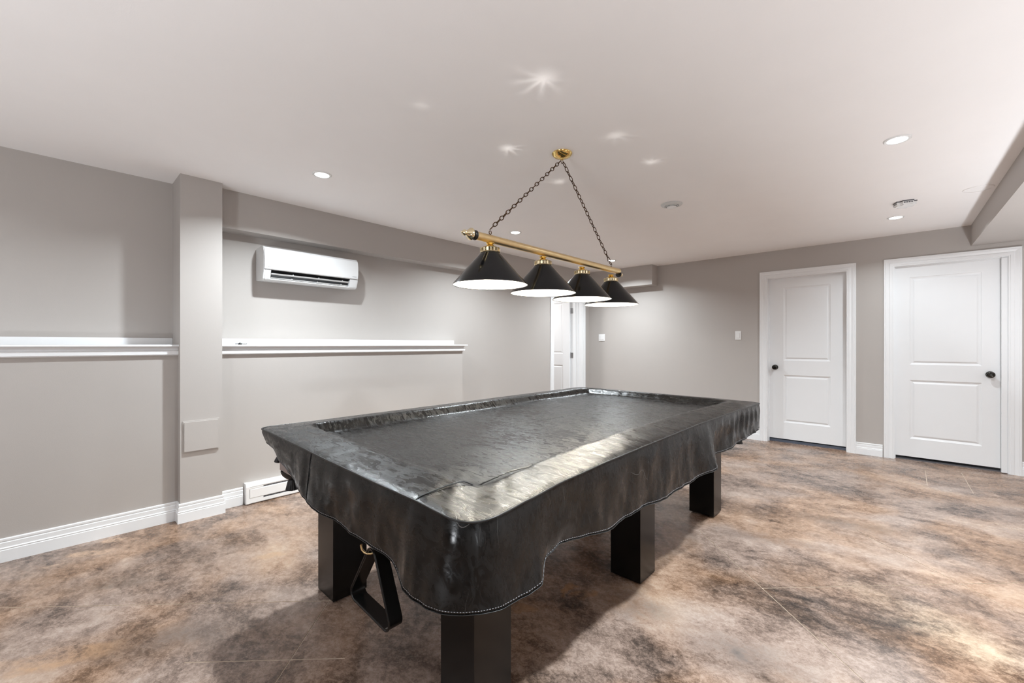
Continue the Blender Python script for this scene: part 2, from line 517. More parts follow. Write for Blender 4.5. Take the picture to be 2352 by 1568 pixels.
# side room behind the open door
ws = wall_obj('wall_side_room', [(-6.1, -6.0, 3.6, 7.4, 0, CEIL), (-6.1, XW - .12, 7.3, 7.4, 0, CEIL), (-6.1, XW - .12, 3.6, 3.7, 0, CEIL), (XW - .12, XW - .06, YF + .12, 7.3, 0, CEIL)],
              'pale wall of the room behind the open door')

# baseboards
BP = [(0, 0), (.016, 0), (.016, .066), (.0125, .069), (.0125, .073), (.015, .076), (.0105, .082), (.0105, .107), (.0055, .111), (.0055, .114), (.009, .117), (.009, .127), (.006, .131), (0, .131)]
def baseboard(parent, path, side):
    bm = bmesh.new()
    sweep(bm, path, BP, side)
    return finish('baseboard', bm, M['white'], parent)
bl = empty('baseboard_left', (XL, 0.5, 0)); tag(bl, 'white stepped baseboard along the ledge wall and pillar', 'baseboard', kind='structure')
baseboard(bl, [(XL, YB), (XL, .577), (XP, .577), (XP, .821), (XL, .821), (XL, .972)], -1)
baseboard(bl, [(XL, 2.62), (XL, 3.164), (XW, 3.164), (XW, 5.045)], -1)
baseboard(bl, [(XW, 5.975), (XW, YF), (-1.372, YF)], -1)
bf = empty('baseboard_far', (0, YF, 0)); tag(bf, 'white stepped baseboard beside the panel doors', 'baseboard', kind='structure')
baseboard(bf, [(-.424, YF), (-.193, YF)], -1)
baseboard(bf, [(.764, YF), (XR, YF), (XR, YB)], -1)

# white ledges on the lower wall
LP = [(-.19, 1.203), (0, 1.203), (0, 1.143), (.012, 1.143), (.014, 1.147), (.014, 1.150), (.022, 1.152), (.022, 1.1765), (.010, 1.179), (.011, 1.188), (.017, 1.197), (.028, 1.2035),
      (.040, 1.2045), (.044, 1.207), (.045, 1.212), (.043, 1.217), (.038, 1.219), (-.19, 1.219)]
def ledge(name, label, path, up):
    e = empty(name, (XL, path[0][1], 1.14))
    tag(e, label, 'ledge', kind='structure')
    bm = bmesh.new()
    prof_front = [(o, h) for (o, h) in LP if o > -.1]
    fr = [(0, 1.143)] + prof_front[2:] + [(-.004, 1.219), (-.004, 1.203)]
    sweep(bm, path, fr[:1] + fr[2:], -1)
    finish('moulding', bm, M['white'], e)
    y1 = path[1][1]
    box('shelf_board', XW, XL - .003, path[0][1], y1 - .001 if len(path) > 2 else y1, 1.203, 1.2185, M['white'], e)
    box('upstand', XW, XW + .015, path[0][1], up, 1.2185, 1.267, M['white'], e, bev=.004, seg=2)
    return e
ledge('trim_1', 'white moulded ledge on the lower wall, ending against the pillar side', [(XL, YB), (XL, .577)], .577)
t2 = ledge('trim_2', 'white moulded ledge under the heat pump, ending past the pillar', [(XL, .821), (XL, 3.164), (XW, 3.164)], 3.19)

# ------------------------------------------------------------ doors
CP = [(0, 0), (0, .012), (.010, .012), (.014, .0155), (.034, .0155), (.040, .012), (.058, .0175), (.066, .0185), (.068, .016), (.072, .0185), (.080, .0185), (.083, .015), (.083, 0)]
def panel_slab(bm, x0, x1, z0, z1, yf, th, panels, flip=False):
    """door slab, front at y=yf facing -y, with moulded recessed panels"""
    xs = sorted({x0, x1, *[p[0] for p in panels], *[p[1] for p in panels]})
    zs = sorted({z0, z1, *[p[2] for p in panels], *[p[3] for p in panels]})
    for i in range(len(xs) - 1):
        for j in range(len(zs) - 1):
            a, b, c, d = xs[i], xs[i + 1], zs[j], zs[j + 1]
            hit = [p for p in panels if abs(p[0] - a) < 1e-6 and abs(p[1] - b) < 1e-6 and abs(p[2] - c) < 1e-6 and abs(p[3] - d) < 1e-6]
            if hit:
                loops = []
                for ins, dep in ((0, 0), (.004, .004), (.018, .009), (.022, .009), (.034, .003), (.040, .002)):
                    loops.append([bm.verts.new((x, yf + dep, z)) for x, z in ((a + ins, c + ins), (b - ins, c + ins), (b - ins, d - ins), (a + ins, d - ins))])
                for l1, l2 in zip(loops, loops[1:]):
                    for k in range(4):
                        bm.faces.new((l1[k], l1[(k + 1) % 4], l2[(k + 1) % 4], l2[k]))
                bm.faces.new(loops[-1])
            else:
                bm.faces.new([bm.verts.new(p) for p in ((a, yf, c), (b, yf, c), (b, yf, d), (a, yf, d))])
    vb = [bm.verts.new(p) for p in ((x0, yf + th, z0), (x1, yf + th, z0), (x1, yf + th, z1), (x0, yf + th, z1))]
    vf = [bm.verts.new(p) for p in ((x0, yf, z0), (x1, yf, z0), (x1, yf, z1), (x0, yf, z1))]
    bm.faces.new(vb[::-1])
    for k in range(4):
        bm.faces.new((vf[k], vf[(k + 1) % 4], vb[(k + 1) % 4], vb[k]))
    bmesh.ops.remove_doubles(bm, verts=bm.verts, dist=1e-6)

def knob(parent, x, y, z, ax=(0, -1, 0)):
    q = Vector((0, 0, 1)).rotation_difference(Vector(ax)).to_matrix().to_4x4()
    mt = Matrix.Translation((x, y, z)) @ q
    k = lathe_obj('knob', [(.0, .0), (.031, .0), (.032, .004), (.028, .009), (.013, .012), (.012, .024), (.018, .030), (.0275, .040), (.030, .049), (.027, .057), (.018, .061), (.006, .0595), (0, .060)], M['bronze'], parent, 28, mt)
    k['label'] = 'dark bronze knob'
    return k

def far_door(name, label, x0, x1, slab_y, sx0, sx1, panels, kx, kz, zbot):
    e = empty(name, ((x0 + x1) / 2, YF, 0))
    tag(e, label, 'door', kind='structure')
    bm = bmesh.new()
    sweep(bm, [(x0, 0), (x0, DH), (x1, DH), (x1, 0)], CP, 1, mapf=lambda a, b, c: (a, YF - c, b))
    finish('casing', bm, M['white'], e)
    bm = bmesh.new()
    dp = slab_y - YF + .045
    sweep(bm, [(x0, 0), (x0, DH), (x1, DH), (x1, 0)], [(0, 0), (-.004, 0), (-.004, slab_y - YF - .012 + .0), (-(x1 - sx1) if False else -.011, slab_y - YF - .012), (-.011, slab_y - YF), (-.004, slab_y - YF), (-.004, dp), (0, dp)], 1, mapf=lambda a, b, c: (a, YF + c, b))
    finish('jamb', bm, M['white'], e)
    bm = bmesh.new()
    panel_slab(bm, sx0, sx1, zbot, DH - .010, slab_y, .035, panels)
    s = finish('door_slab', bm, M['white'], e)
    knob(s, kx, slab_y, kz)
    return e
d1 = far_door('door_1', 'white two-panel door with its dark knob on the edge toward the light switch', D1X0, D1X1, 6.185, -1.284, -.506,
              [(-1.128, -.655, 1.022, 1.930), (-1.128, -.655, .252, .842)], -1.215, .935, .045)
box('threshold', D1X0, D1X1, 6.20, 6.30, 0.0, .030, M['sweep'], d1)
d2 = far_door('door_2', 'wider white two-panel door under the dropped bulkhead, dark knob toward the side wall', D2X0, D2X1, 6.150, -.094, .655,
              [(.022, .536, 1.010, 1.930), (.022, .536, .228, .846)], .590, .930, .038)
box('side_stop', .657, .696, 6.112, 6.16, 0.004, DH - .006, M['white'], d2, bev=.003)
box('threshold', D2X0, .69, 6.16, 6.26, 0.0, .012, M['grille'], d2)
# closed shallow voids behind the two far doors
box('door_backing', D1X0 - .05, D1X1 + .05, YF + .30, YF + .33, -.01, CEIL, M['dark'], d1)
box('door_backing', D2X0 - .05, D2X1 + .05, YF + .30, YF + .33, -.01, CEIL, M['dark'], d2)

# open door in the long wall
d3 = empty('door_3', (XW, 5.5, 0))
tag(d3, 'white panel door standing open near the room corner', 'door', kind='structure')
bm = bmesh.new()
sweep(bm, [(D3Y0, 0), (D3Y0, DH), (D3Y1, DH), (D3Y1, 0)], CP, 1, mapf=lambda a, b, c: (XW + c, a, b))
finish('casing', bm, M['white'], d3)
bm = bmesh.new()
sweep(bm, [(D3Y0, 0), (D3Y0, DH), (D3Y1, DH), (D3Y1, 0)], [(0, 0), (-.004, 0), (-.004, .070), (-.014, .070), (-.014, .085), (-.004, .085), (-.004, .125), (0, .125)], 1, mapf=lambda a, b, c: (XW - c, a, b))
finish('jamb', bm, M['white'], d3)
bm = bmesh.new()
panel_slab(bm, -4.90, -4.127, .012, DH - .012, 5.842, .035, [(-4.76, -4.262, 1.065, 1.93), (-4.76, -4.262, .25, .875)])
s3 = finish('door_slab', bm, M['white'], d3)
knob(s3, -4.80, 5.842, .94)
box('jamb_edge', -4.128, -4.035, 5.8805, 5.90, 0, DH, M['white'], d3)
for z in (1.785, 1.04, .25):
    bm = bmesh.new()
    bx(bm, -4.122, -4.078, 5.8775, 5.880, z - .045, z + .045)
    lathe(bm, [(0, -.047), (.006, -.047), (.006, .047), (0, .047)], 12, Matrix.Translation((-4.124, 5.872, z)))
    finish('hinge', bm, M['steel'], d3)

# unseen back windows, added as frames round the fill lights
for i, x0 in ((1, -3.2), (2, .2)):
    e = empty('window_%d' % i, (x0 + 1, YB, .4))
    tag(e, 'wide white-framed garden window in the back wall', 'window', kind='structure', group='back windows')
    bm = bmesh.new()
    for a in (x0, x0 + .96, x0 + 1.93): bx(bm, a, a + .07, YB - .1, YB - .03, .4, 2.1)
    for z in (.4, 2.03): bx(bm, x0 + .07, x0 + .96, YB - .1, YB - .03, z, z + .07); bx(bm, x0 + 1.03, x0 + 1.93, YB - .1, YB - .03, z, z + .07)
    finish('window_frame', bm, M['white'], e)

# ------------------------------------------------------------ pool table
T = empty('pool_table', (-1.57, 2.10, 0))
tag(T, 'long nine-foot billiard table on square black legs under its black cover', 'table')
CX, CY = -1.565, 2.095
bm = bmesh.new()
def oct_poly(x0, x1, y0, y1, c):
    return [(x0 + c, y0), (x1 - c, y0), (x1, y0 + c), (x1, y1 - c), (x1 - c, y1), (x0 + c, y1), (x0, y1 - c), (x0, y0 + c)]
prism(bm, oct_poly(-2.325, -.84, .755, 3.44, .05), .600, .70)
finish('cabinet', bm, M['taupe'], T)
bm = bmesh.new()
prism(bm, oct_poly(-2.325, -.805, .735, 3.46, .06), .702, .764)
finish('rail_frame', bm, M['black_wood'], T)
bm = bmesh.new()
bx(bm, -2.15, -.98, .90, 3.28, .764, .7655)
finish('playing_bed', bm, M['slate'], T)
for (x0, x1) in ((-2.15, -1.98), (-1.16, -.99)):
    for (y0, y1) in ((.89, 1.06), (2.02, 2.19), (3.14, 3.30)):
        l = box('leg', x0, x1, y0, y1, .012 if y0 > 3 else .004, .600, M['black_wood'], T, bev=.0015)
        bm = bmesh.new()
        lathe(bm, [(0, 0), (.035, 0), (.036, .010), (0, .010)] if y0 > 3 else [(0, 0), (.035, 0), (.035, .003), (0, .003)], 20, Matrix.Translation(((x0 + x1) / 2, (y0 + y1) / 2, 0)))
        finish('levelling_foot', bm, M['slate'], l)
def pocket(x, y, dx, dy):
    e = empty('pocket', (0, 0, 0))
    # leather bag with strap and fringed tassel
    bm = bmesh.new()
    lathe(bm, [(.052, .60), (.052, .590), (.045, .575), (.030, .560), (.016, .552), (.016, .545)], 20, Matrix.Translation((x, y, 0)))
    bag = finish('pocket', bm, M['leather'], T, smooth=1.0)
    C.objects.unlink(e); bpy.data.objects.remove(e)
    def rip(a, z): return 1 + (.10 * (math.cos(14 * a) > -.2)) * max(0, (.555 - z) / .05)
    lathe_obj('fringe', [(.0, .552), (.018, .551), (.022, .540), (.0255, .520), (.0285, .503), (.027, .502), (.020, .520), (.0, .530)], M['leather'], bag, 56, Matrix.Translation((x, y, 0)), smooth=.5, ripple=rip)
    bm = bmesh.new()
    tube(bm, [(x + dx * .030, y + dy * .030, .558), (x + dx * .060, y + dy * .060, .575), (x + dx * .080, y + dy * .080, .600), (x + dx * .082, y + dy * .082, .640)], .010, 8)
    finish('strap', bm, M['leather'], bag, smooth=1.2)
    return bag
pocket(-2.235, .80, -.75, -.3)
pocket(-.893, .80, .7, -.7)
pocket(-2.25, 2.10, -1, 0)
pocket(-2.24, 3.38, -.7, .7)
pocket(-.90, 3.38, .7, .7)
# leather iron flap standing out at the near end corner
bm = bmesh.new()
tube(bm, [(-2.325, .80, .70), (-2.328, .782, .665), (-2.336, .764, .632), (-2.337, .762, .624)], .0135, 10)
finish('pocket_flap', bm, M['leather'], T, smooth=1.2)
# brass hook on its cord
bm = bmesh.new()
tube(bm, [(-1.460, .868, .600), (-1.460, .868, .480)], .0018, 6)
finish('hook_cord', bm, M['leather'], T, smooth=1.2)
bm = bmesh.new()
tube(bm, [(-1.507, .784, .466), (-1.508, .785, .456), (-1.505, .787, .446), (-1.497, .791, .438), (-1.487, .797, .434), (-1.476, .806, .434), (-1.466, .820, .438), (-1.461, .840, .450), (-1.460, .858, .468), (-1.460, .868, .484)], .0042, 10)
hk = finish('hook', bm, M['brass_brushed'], T, smooth=1.2)
hk['label'] = 'brass hook'

# triangle ball rack hanging from the hook
def rounded_tri(ap, L, tilt, r, n=7):
    vs = [Vector(ap)]
    for a in (tilt - 30, tilt + 30):
        a = math.radians(a)
        vs.append(Vector((ap[0] + L * math.sin(a), ap[1] - L * math.cos(a))))
    out = []
    for i in range(3):
        p = vs[i]; a = (vs[i - 1] - p).normalized(); b = (vs[(i + 1) % 3] - p).normalized()
        t = r / math.tan(math.radians(30))
        p1 = p + a * t; p2 = p + b * t
        c = p + (a + b).normalized() * (r / math.sin(math.radians(30)))
        a1 = math.atan2((p1 - c).y, (p1 - c).x); a2 = math.atan2((p2 - c).y, (p2 - c).x)
        da = (a2 - a1 + PI) % (2 * PI) - PI
        for k in range(n + 1):
            an = a1 + da * k / n
            out.append((c.x + r * math.cos(an), c.y + r * math.sin(an)))
    return out
bm = bmesh.new()
o1 = rounded_tri((-1.452, .492), .325, -4, .030)
o2 = []
cxm = sum(p[0] for p in o1) / len(o1); czm = sum(p[1] for p in o1) / len(o1)
n_ = len(o1)
for i in range(n_):
    a = Vector(o1[i - 1]); b = Vector(o1[(i + 1) % n_]); t = (b - a).normalized()
    nrm = Vector((t.y, -t.x))
    if nrm.dot(Vector((cxm, czm)) - Vector(o1[i])) < 0: nrm = -nrm
    o2.append((o1[i][0] + nrm.x * .007, o1[i][1] + nrm.y * .007))
y0, y1 = .796, .850
rr = [[bm.verts.new((p[0], y, p[1])) for p in q] for q, y in ((o1, y0), (o1, y1), (o2, y1), (o2, y0))]
for a, b in zip(rr, rr[1:] + rr[:1]):
    for i in range(n_):
        bm.faces.new((a[i], a[(i + 1) % n_], b[(i + 1) % n_], b[i]))
# rim bead on the front edge
tube(bm, [(p[0], y0, p[1]) for p in o1], .0036, 6, closed=True)
rk = finish('ball_rack', bm, M['rack'], None, smooth=.9)
tag(rk, 'black plastic triangle ball rack hanging from a brass hook under the table', 'ball rack')

# ------------------------------------------------------------ vinyl cover
A_, B_ = .790, 1.408
CR = {'NR': .105, 'FR': .075, 'FL': .07, 'NL': .055}
per = []      # (x, y, nx, ny)
def add_side(p, q, n, k):
    for i in range(k):
        t = i / k
        per.append((p[0] + (q[0] - p[0]) * t, p[1] + (q[1] - p[1]) * t, n[0], n[1]))
def add_corner(c, r, a0, k):
    for i in range(k):
        a = math.radians(a0 + 90 * i / k)
        per.append((c[0] + r * math.cos(a), c[1] + r * math.sin(a), math.cos(a), math.sin(a)))
x0, x1, y0, y1 = CX - A_, CX + A_, CY - B_, CY + B_
r1, r2, r3, r4 = CR['NL'], CR['NR'], CR['FR'], CR['FL']
add_side((x0 + r1, y0), (x1 - r2, y0), (0, -1), 150)
add_corner((x1 - r2, y0 + r2), r2, -90, 26)
add_side((x1, y0 + r2), (x1, y1 - r3), (1, 0), 270)
add_corner((x1 - r3, y1 - r3), r3, 0, 16)
add_side((x1 - r3, y1), (x0 + r4, y1), (0, 1), 90)
add_corner((x0 + r4, y1 - r4), r4, 90, 14)
add_side((x0, y1 - r4), (x0, y0 + r1), (-1, 0), 150)
add_corner((x0 + r1, y0 + r1), r1, 180, 14)
NP = len(per)
arc = [0.0]
for i in range(NP):
    a = per[i]; b = per[(i + 1) % NP]
    arc.append(arc[-1] + math.hypot(b[0] - a[0], b[1] - a[1]))
LT = arc[-1]; arc = arc[:-1]
def s_of(x, y):
    best = min(range(NP), key=lambda i: (per[i][0] - x) ** 2 + (per[i][1] - y) ** 2)
    return arc[best]
def periodic(keys):
    ks = sorted((s_of(x, y), v) for (x, y, v) in keys)
    ks = [(ks[-1][0] - LT, ks[-1][1])] + ks + [(ks[0][0] + LT, ks[0][1])]
    def f(s):
        for (a, va), (b, vb) in zip(ks, ks[1:]):
            if a <= s <= b:
                t = (s - a) / max(1e-9, b - a)
                t = t * t * (3 - 2 * t) * .6 + t * .4
                return va + (vb - va) * t
        return ks[0][1]
    return f
yn, xr = y0, x1
hem = periodic([(-2.33, .72, .742), (-2.21, yn, .728), (-2.09, yn, .687), (-1.84, yn, .626), (-1.68, yn, .605), (-1.53, yn, .594), (-1.325, yn, .583), (-1.21, yn, .576),
                (-1.13, yn, .568), (-1.08, yn, .549), (-1.0, yn, .538), (-.90, yn, .540), (-.815, .725, .546), (xr, .80, .546), (xr, .87, .545), (xr, .93, .552), (xr, .985, .588), (xr, 1.06, .603),
                (xr, 1.2, .585), (xr, 1.35, .566), (xr, 1.55, .572), (xr, 1.84, .560), (xr, 2.1, .562), (xr, 2.3, .572), (xr, 2.42, .600), (xr, 2.5, .604), (xr, 2.63, .602), (xr, 2.98, .608), (xr, 3.18, .612), (xr, 3.36, .622),
                (-.80, 3.48, .63), (-1.2, y1, .63), (-2.2, y1, .64), (x0, 3.3, .67), (x0, 2.0, .66), (x0, 1.2, .67), (x0, .85, .72)])
seamz = periodic([(-2.34, .71, .806), (-2.2, yn, .806), (-1.9, yn, .800), (-1.55, yn, .790), (-1.2, yn, .784), (-1.0, yn, .783), (-.90, yn, .778), (-.815, .725, .770), (xr, .80, .779), (xr, .9, .787), (xr, 1.08, .800), (xr, 1.35, .808),
                  (xr, 1.7, .812), (xr, 2.2, .816), (xr, 2.9, .808), (xr, 3.3, .798), (-.80, 3.48, .794), (-1.2, y1, .798), (-2.2, y1, .802), (x0, 3.3, .800), (x0, 2.0, .802), (x0, 1.0, .803)])
flare = periodic([(-2.33, .72, -.022), (-2.1, yn, -.02), (-1.75, yn, .0), (-1.62, yn, .018), (-1.45, yn, .0), (-1.28, yn, .006), (-1.17, yn, -.012), (-1.10, yn, -.004), (-1.02, yn, .022), (-.9, yn, .022), (-.815, .725, .014), (xr, .82, .022),
                  (xr, .92, .020), (xr, 1.0, -.018), (xr, 1.12, -.022), (xr, 1.35, .010), (xr, 1.6, .004), (xr, 1.9, .018), (xr, 2.15, .022), (xr, 2.32, .050), (xr, 2.40, .020), (xr, 2.46, -.014), (xr, 2.62, -.012), (xr, 2.75, .012),
                  (xr, 2.9, -.006), (xr, 3.05, .010), (xr, 3.2, -.002), (xr, 3.36, .012), (-.80, 3.48, .006), (-1.5, y1, .005), (x0, 3.0, .0), (x0, 1.0, -.02)])

def bump_fold(s, t):
    dd = min(abs(s - s_nl), LT - abs(s - s_nl))
    damp = min(1, max(.15, (dd - .12) / .3))
    n1 = noise.noise(Vector((s * 4.2, 3.1, t * .8)))
    n2 = noise.noise(Vector((s * 11.0, 8.7, t * 1.6)))
    n3 = noise.noise(Vector((s * 26.0, 1.7, t * 4)))
    v = damp * (.020 * n1 * t + .012 * n2 * t ** .6 + .0035 * n3 * (.2 + t) * min(1, t * 6))
    wr = math.exp(-((s - s_far) / .32) ** 2)
    v += wr * .0075 * math.sin(s * 58 + 2.4 * t) * (1 - abs(2 * t - .8)) * min(1, t * 4)
    return v
s_far = s_of(xr, 3.08)
s_nl = s_of(-2.35, .70)
# top height as a function of the inset from the outline
def top_z(i, d, x, y):
    s = arc[i]
    zs = seamz(s)
    crest = .806 + .35 * (zs - .798)
    bed = .7735
    def ss(a, b, v):
        v = min(1, max(0, (v - a) / (b - a)))
        return v * v * (3 - 2 * v)
    z = zs + .004 * ss(0, .02, d) + .0135 * min(1, max(0, (d - .01) / .145))
    z = z + (bed - z) * ss(.158, .220, d)
    wq = noise.noise(Vector((x * 2.6, y * 2.6, .3))) * .003 + noise.noise(Vector((x * 9, y * 14, 1.3))) * .0011
    z += wq * ss(0.01, .06, d)
    z += .0022 * noise.noise(Vector((s * 16, d * 9, 5))) * (1 - ss(.20, .3, d)) * ss(0, .02, d)
    return z
bm = bmesh.new()
TS = [0, .015, .05, .10, .16, .22, .29, .36, .43, .50, .57, .64, .71, .78, .85, .91, .96, 1.0]
rings = []
skirt_edge = None
for t in reversed(TS):
    ring = []
    for i in range(NP):
        px, py, nx, ny = per[i]
        s = arc[i]
        zs = seamz(s); zh = hem(s)
        o = flare(s) * (t ** 1.3) + bump_fold(s, t) + .006 * math.sin(min(1, t * 3) * PI / 2)
        if t == 0: o = 0
        ring.append(bm.verts.new((px + nx * o, py + ny * o, zs + (zh - zs) * t)))
    rings.append(ring)
DS = [.006, .014, .024, .036, .050, .068, .088, .108, .126, .142, .155, .166, .176, .186, .196, .206, .216, .232, .255, .285, .32, .36, .40, .44, .48, .52, .56, .60, .64, .68, .72, .755, .785]
for d in DS:
    ring = []
    kx = (A_ - d) / A_; ky = (B_ - d) / B_
    for i in range(NP):
        x = CX + (per[i][0] - CX) * kx; y = CY + (per[i][1] - CY) * ky
        ring.append(bm.verts.new((x, y, top_z(i, d, x, y))))
    rings.append(ring)
for a, b in zip(rings, rings[1:]):
    for i in range(NP):
        j = (i + 1) % NP
        bm.faces.new((a[i], a[j], b[j], b[i]))
# close the middle sliver
last = rings[-1]
bmesh.ops.contextual_create(bm, geom=last)
hem_pts = [v.co.copy() for v in rings[0]]
seam_pts = [v.co.copy() for v in rings[len(TS) - 1]]
skirt_rows = [[v.co.copy() for v in r] for r in rings[:len(TS)]]
me = bpy.data.meshes.new('table_cover')
bmesh.ops.recalc_face_normals(bm, faces=bm.faces)
bm.to_mesh(me); bm.free()
me.materials.append(M['vinyl'])
me.polygons.foreach_set('use_smooth', [True] * len(me.polygons))
cover = link('table_cover', me)
md = cover.modifiers.new('thick', 'SOLIDIFY'); md.thickness = .0016; md.offset = -1
tag(cover, 'fitted black vinyl cover with wavy hanging skirt draped over the pool table', 'table cover')
tube_obj('piping', [Vector((p.x, p.y, p.z)) + Vector((per[i][2], per[i][3], 0)) * .0022 for i, p in enumerate(seam_pts)], .0034, M['piping'], cover, 6, True)
tube_obj('hem_edge', [p + Vector((per[i][2], per[i][3], 0)) * .0002 for i, p in enumerate(hem_pts)], .0013, M['piping'], cover, 6, True)
# panel seam across the near corner, following the rail
def surf_z(x, y):
    d = min(A_ - abs(x - CX), B_ - abs(y - CY))
    i = min(range(0, NP, 3), key=lambda k: (per[k][0] - x) ** 2 + (per[k][1] - y) ** 2)
    return top_z(i, d, x, y)
def drape(pts, name='panel_seam'):
    out = []
    for (ax, ay), (bx_, by) in zip(pts, pts[1:]):
        for k in range(10):
            t = k / 10
            x = ax + (bx_ - ax) * t; y = ay + (by - ay) * t
            out.append((x, y, surf_z(x, y) + .0012))
    return tube_obj(name, out, .0021, M['piping'], cover, 5)
drape([(-1.012, y0 + .003), (-1.012, .73), (-1.010, .80), (-.995, .855), (-.962, .905), (-.952, .95), (-.955, 1.02), (-.965, 1.12), (-.968, 1.3), (-.970, 1.55)])
# upright seams of the skirt
def upright(xk, yk):
    i = min(range(NP), key=lambda k: (per[k][0] - xk) ** 2 + (per[k][1] - yk) ** 2)
    pts = [row[i] + Vector((per[i][2], per[i][3], 0)) * .0012 for row in skirt_rows]
    tube_obj('skirt_seam', pts, .0016, M['piping'], cover, 5)
upright(-1.72, y0)
upright(-1.62, y3 if False else y1)
# stitching along the hem and the corner piping
bm = bmesh.new()
def dashes(rowa, rowb, f, i0, i1, step=2):
    for i in range(i0, i1, step):
        p = rowa[i].lerp(rowb[i], f); q = rowa[i + 1].lerp(rowb[i + 1], f)
        q = p.lerp(q, .55)
        n = Vector((per[i][2], per[i][3], 0)) * .0012
        c = (p + q) / 2 + n; L = (q - p).length / 2; d = (q - p).normalized()
        u = Vector((0, 0, 1)) * .0006; w_ = n.normalized() * .0004
        v8 = [bm.verts.new(c + d * L * a + u * b + w_ * e) for a, b, e in ((-1, -1, -1), (1, -1, -1), (1, 1, -1), (-1, 1, -1), (-1, -1, 1), (1, -1, 1), (1, 1, 1), (-1, 1, 1))]
        for f4 in ((0, 1, 2, 3), (4, 5, 6, 7), (0, 1, 5, 4), (1, 2, 6, 5), (2, 3, 7, 6), (3, 0, 4, 7)):
            bm.faces.new([v8[k] for k in f4])
dashes(skirt_rows[0], skirt_rows[1], .9, 4, 420, 1)
st = finish('hem_stitching', bm, M['stitch'], cover)
st['kind'] = 'stuff'

# ------------------------------------------------------------ hanging billiard light
BL = empty('billiard_light', (-1.545, 2.109, CEIL))
tag(BL, 'brass bar chandelier with four black cone shades hung on two chains', 'light fixture')
XB = -1.550
def bar_z(y): return 1.756 + (y - 1.40) * (1.736 - 1.756) / 1.41
def along_y(y, flip=1):
    return Matrix.Translation((XB, y, bar_z(y))) @ Matrix.Rotation(-PI / 2 * flip, 4, 'X')
lathe_obj('canopy', [(0, 0), (.060, 0), (.062, -.004), (.058, -.012), (.046, -.022), (.028, -.028), (.012, -.031), (.010, -.040), (0, -.042)], M['brass'], BL, 40, Matrix.Translation((-1.545, 2.109, CEIL)))
def ring_pts(c, r, ax1, ax2, n=16):
    return [c + ax1 * (r * math.cos(2 * PI * k / n)) + ax2 * (r * 1.5 * math.sin(2 * PI * k / n)) for k in range(n)]
lp = tube_obj('canopy_loop', ring_pts(Vector((-1.545, 2.109, CEIL - .048)), .010, Vector((0, 1, 0)), Vector((0, 0, 1))), .0022, M['chain'], BL, 6, True)
bm = bmesh.new()
L_ = 1.412
lathe(bm, [(0, 0), (.0208, 0), (.0208, L_ * .5), (.0208, L_), (0, L_)], 32, along_y(1.402))
finish('bar', bm, M['brass_brushed'], BL, smooth=.8)
def finial(y, f, name='finial'):
    e = lathe_obj(name, [(0, .016), (.012, .016), (.020, .020), (.030, .030), (.0295, .034), (.018, .050), (.009, .058), (.012, .064), (.015, .070), (.012, .078), (.006, .083), (.004, .090), (0, .094)], M['brass_pale'], BL, 28, along_y(y, f))
    lathe_obj('end_ring', [(0, -.002), (.0225, -.002), (.0245, .001), (.0225, .005), (.0225, .008), (.0240, .011), (.0215, .016), (0, .017)], M['piping'], e, 28, along_y(y, f))
    return e
finial(1.402, -1)
fr = lathe_obj('finial', [(0, .010), (.010, .010), (.012, .018), (.009, .024), (.014, .034), (.012, .046), (.006, .052), (0, .054)], M['brass_pale'], BL, 24, along_y(2.812, 1))
lathe_obj('end_ring', [(0, -.002), (.0215, -.002), (.0225, .002), (.0215, .008), (.010, .011), (0, .011)], M['piping'], fr, 24, along_y(2.812, 1))

# chain links
def link_mesh():
    bm = bmesh.new()
    a, b = .0085, .0185
    pts = []
    for k in range(20):
        t = 2 * PI * k / 20
        pts.append((a * math.cos(t) * (1 if abs(math.sin(t)) > .5 else 1.05), 0, b * math.sin(t)))
    tube(bm, pts, .0025, 6, True)
    me = bpy.data.meshes.new('link'); bm.normal_update(); bm.to_mesh(me); bm.free()
    me.materials.append(M['chain'])
    me.polygons.foreach_set('use_smooth', [True] * len(me.polygons))
    return me
LM = link_mesh()
def chain(p0, p1):
    p0 = Vector(p0); p1 = Vector(p1)
    e = empty('chain', p0)
    up_parent(e, BL)
    n = round((p1 - p0).length / .0315)
    d = (p1 - p0).normalized()
    q = Vector((0, 0, 1)).rotation_difference(d).to_matrix().to_4x4()
    step = (p1 - p0).length / n
    for k in range(n):
        o = bpy.data.objects.new('link', LM)
        C.objects.link(o)
        o.parent = e
        loc = d * step * (k + .5)
        o.matrix_local = Matrix.Translation(loc) @ q @ Matrix.Rotation((PI / 2 * (k % 2)) + .5 + random.uniform(-.15, .15), 4, 'Z')
    return e
chain((-1.545, 2.095, CEIL - .052), (XB, 1.503, 1.806))
chain((-1.545, 2.123, CEIL - .052), (XB, 2.709, 1.790))
for y in (1.503, 2.709):
    z = bar_z(y) + .0205
    tube_obj('eye_hook', [Vector((XB, y, z - .004)), Vector((XB, y, z + .004))] + [Vector((XB + .000, y - .008 * math.sin(a), z + .014 - .009 * math.cos(a))) for a in [k * 2 * PI / 14 for k in range(0, 14)]], .0022, M['chain'], BL, 6)

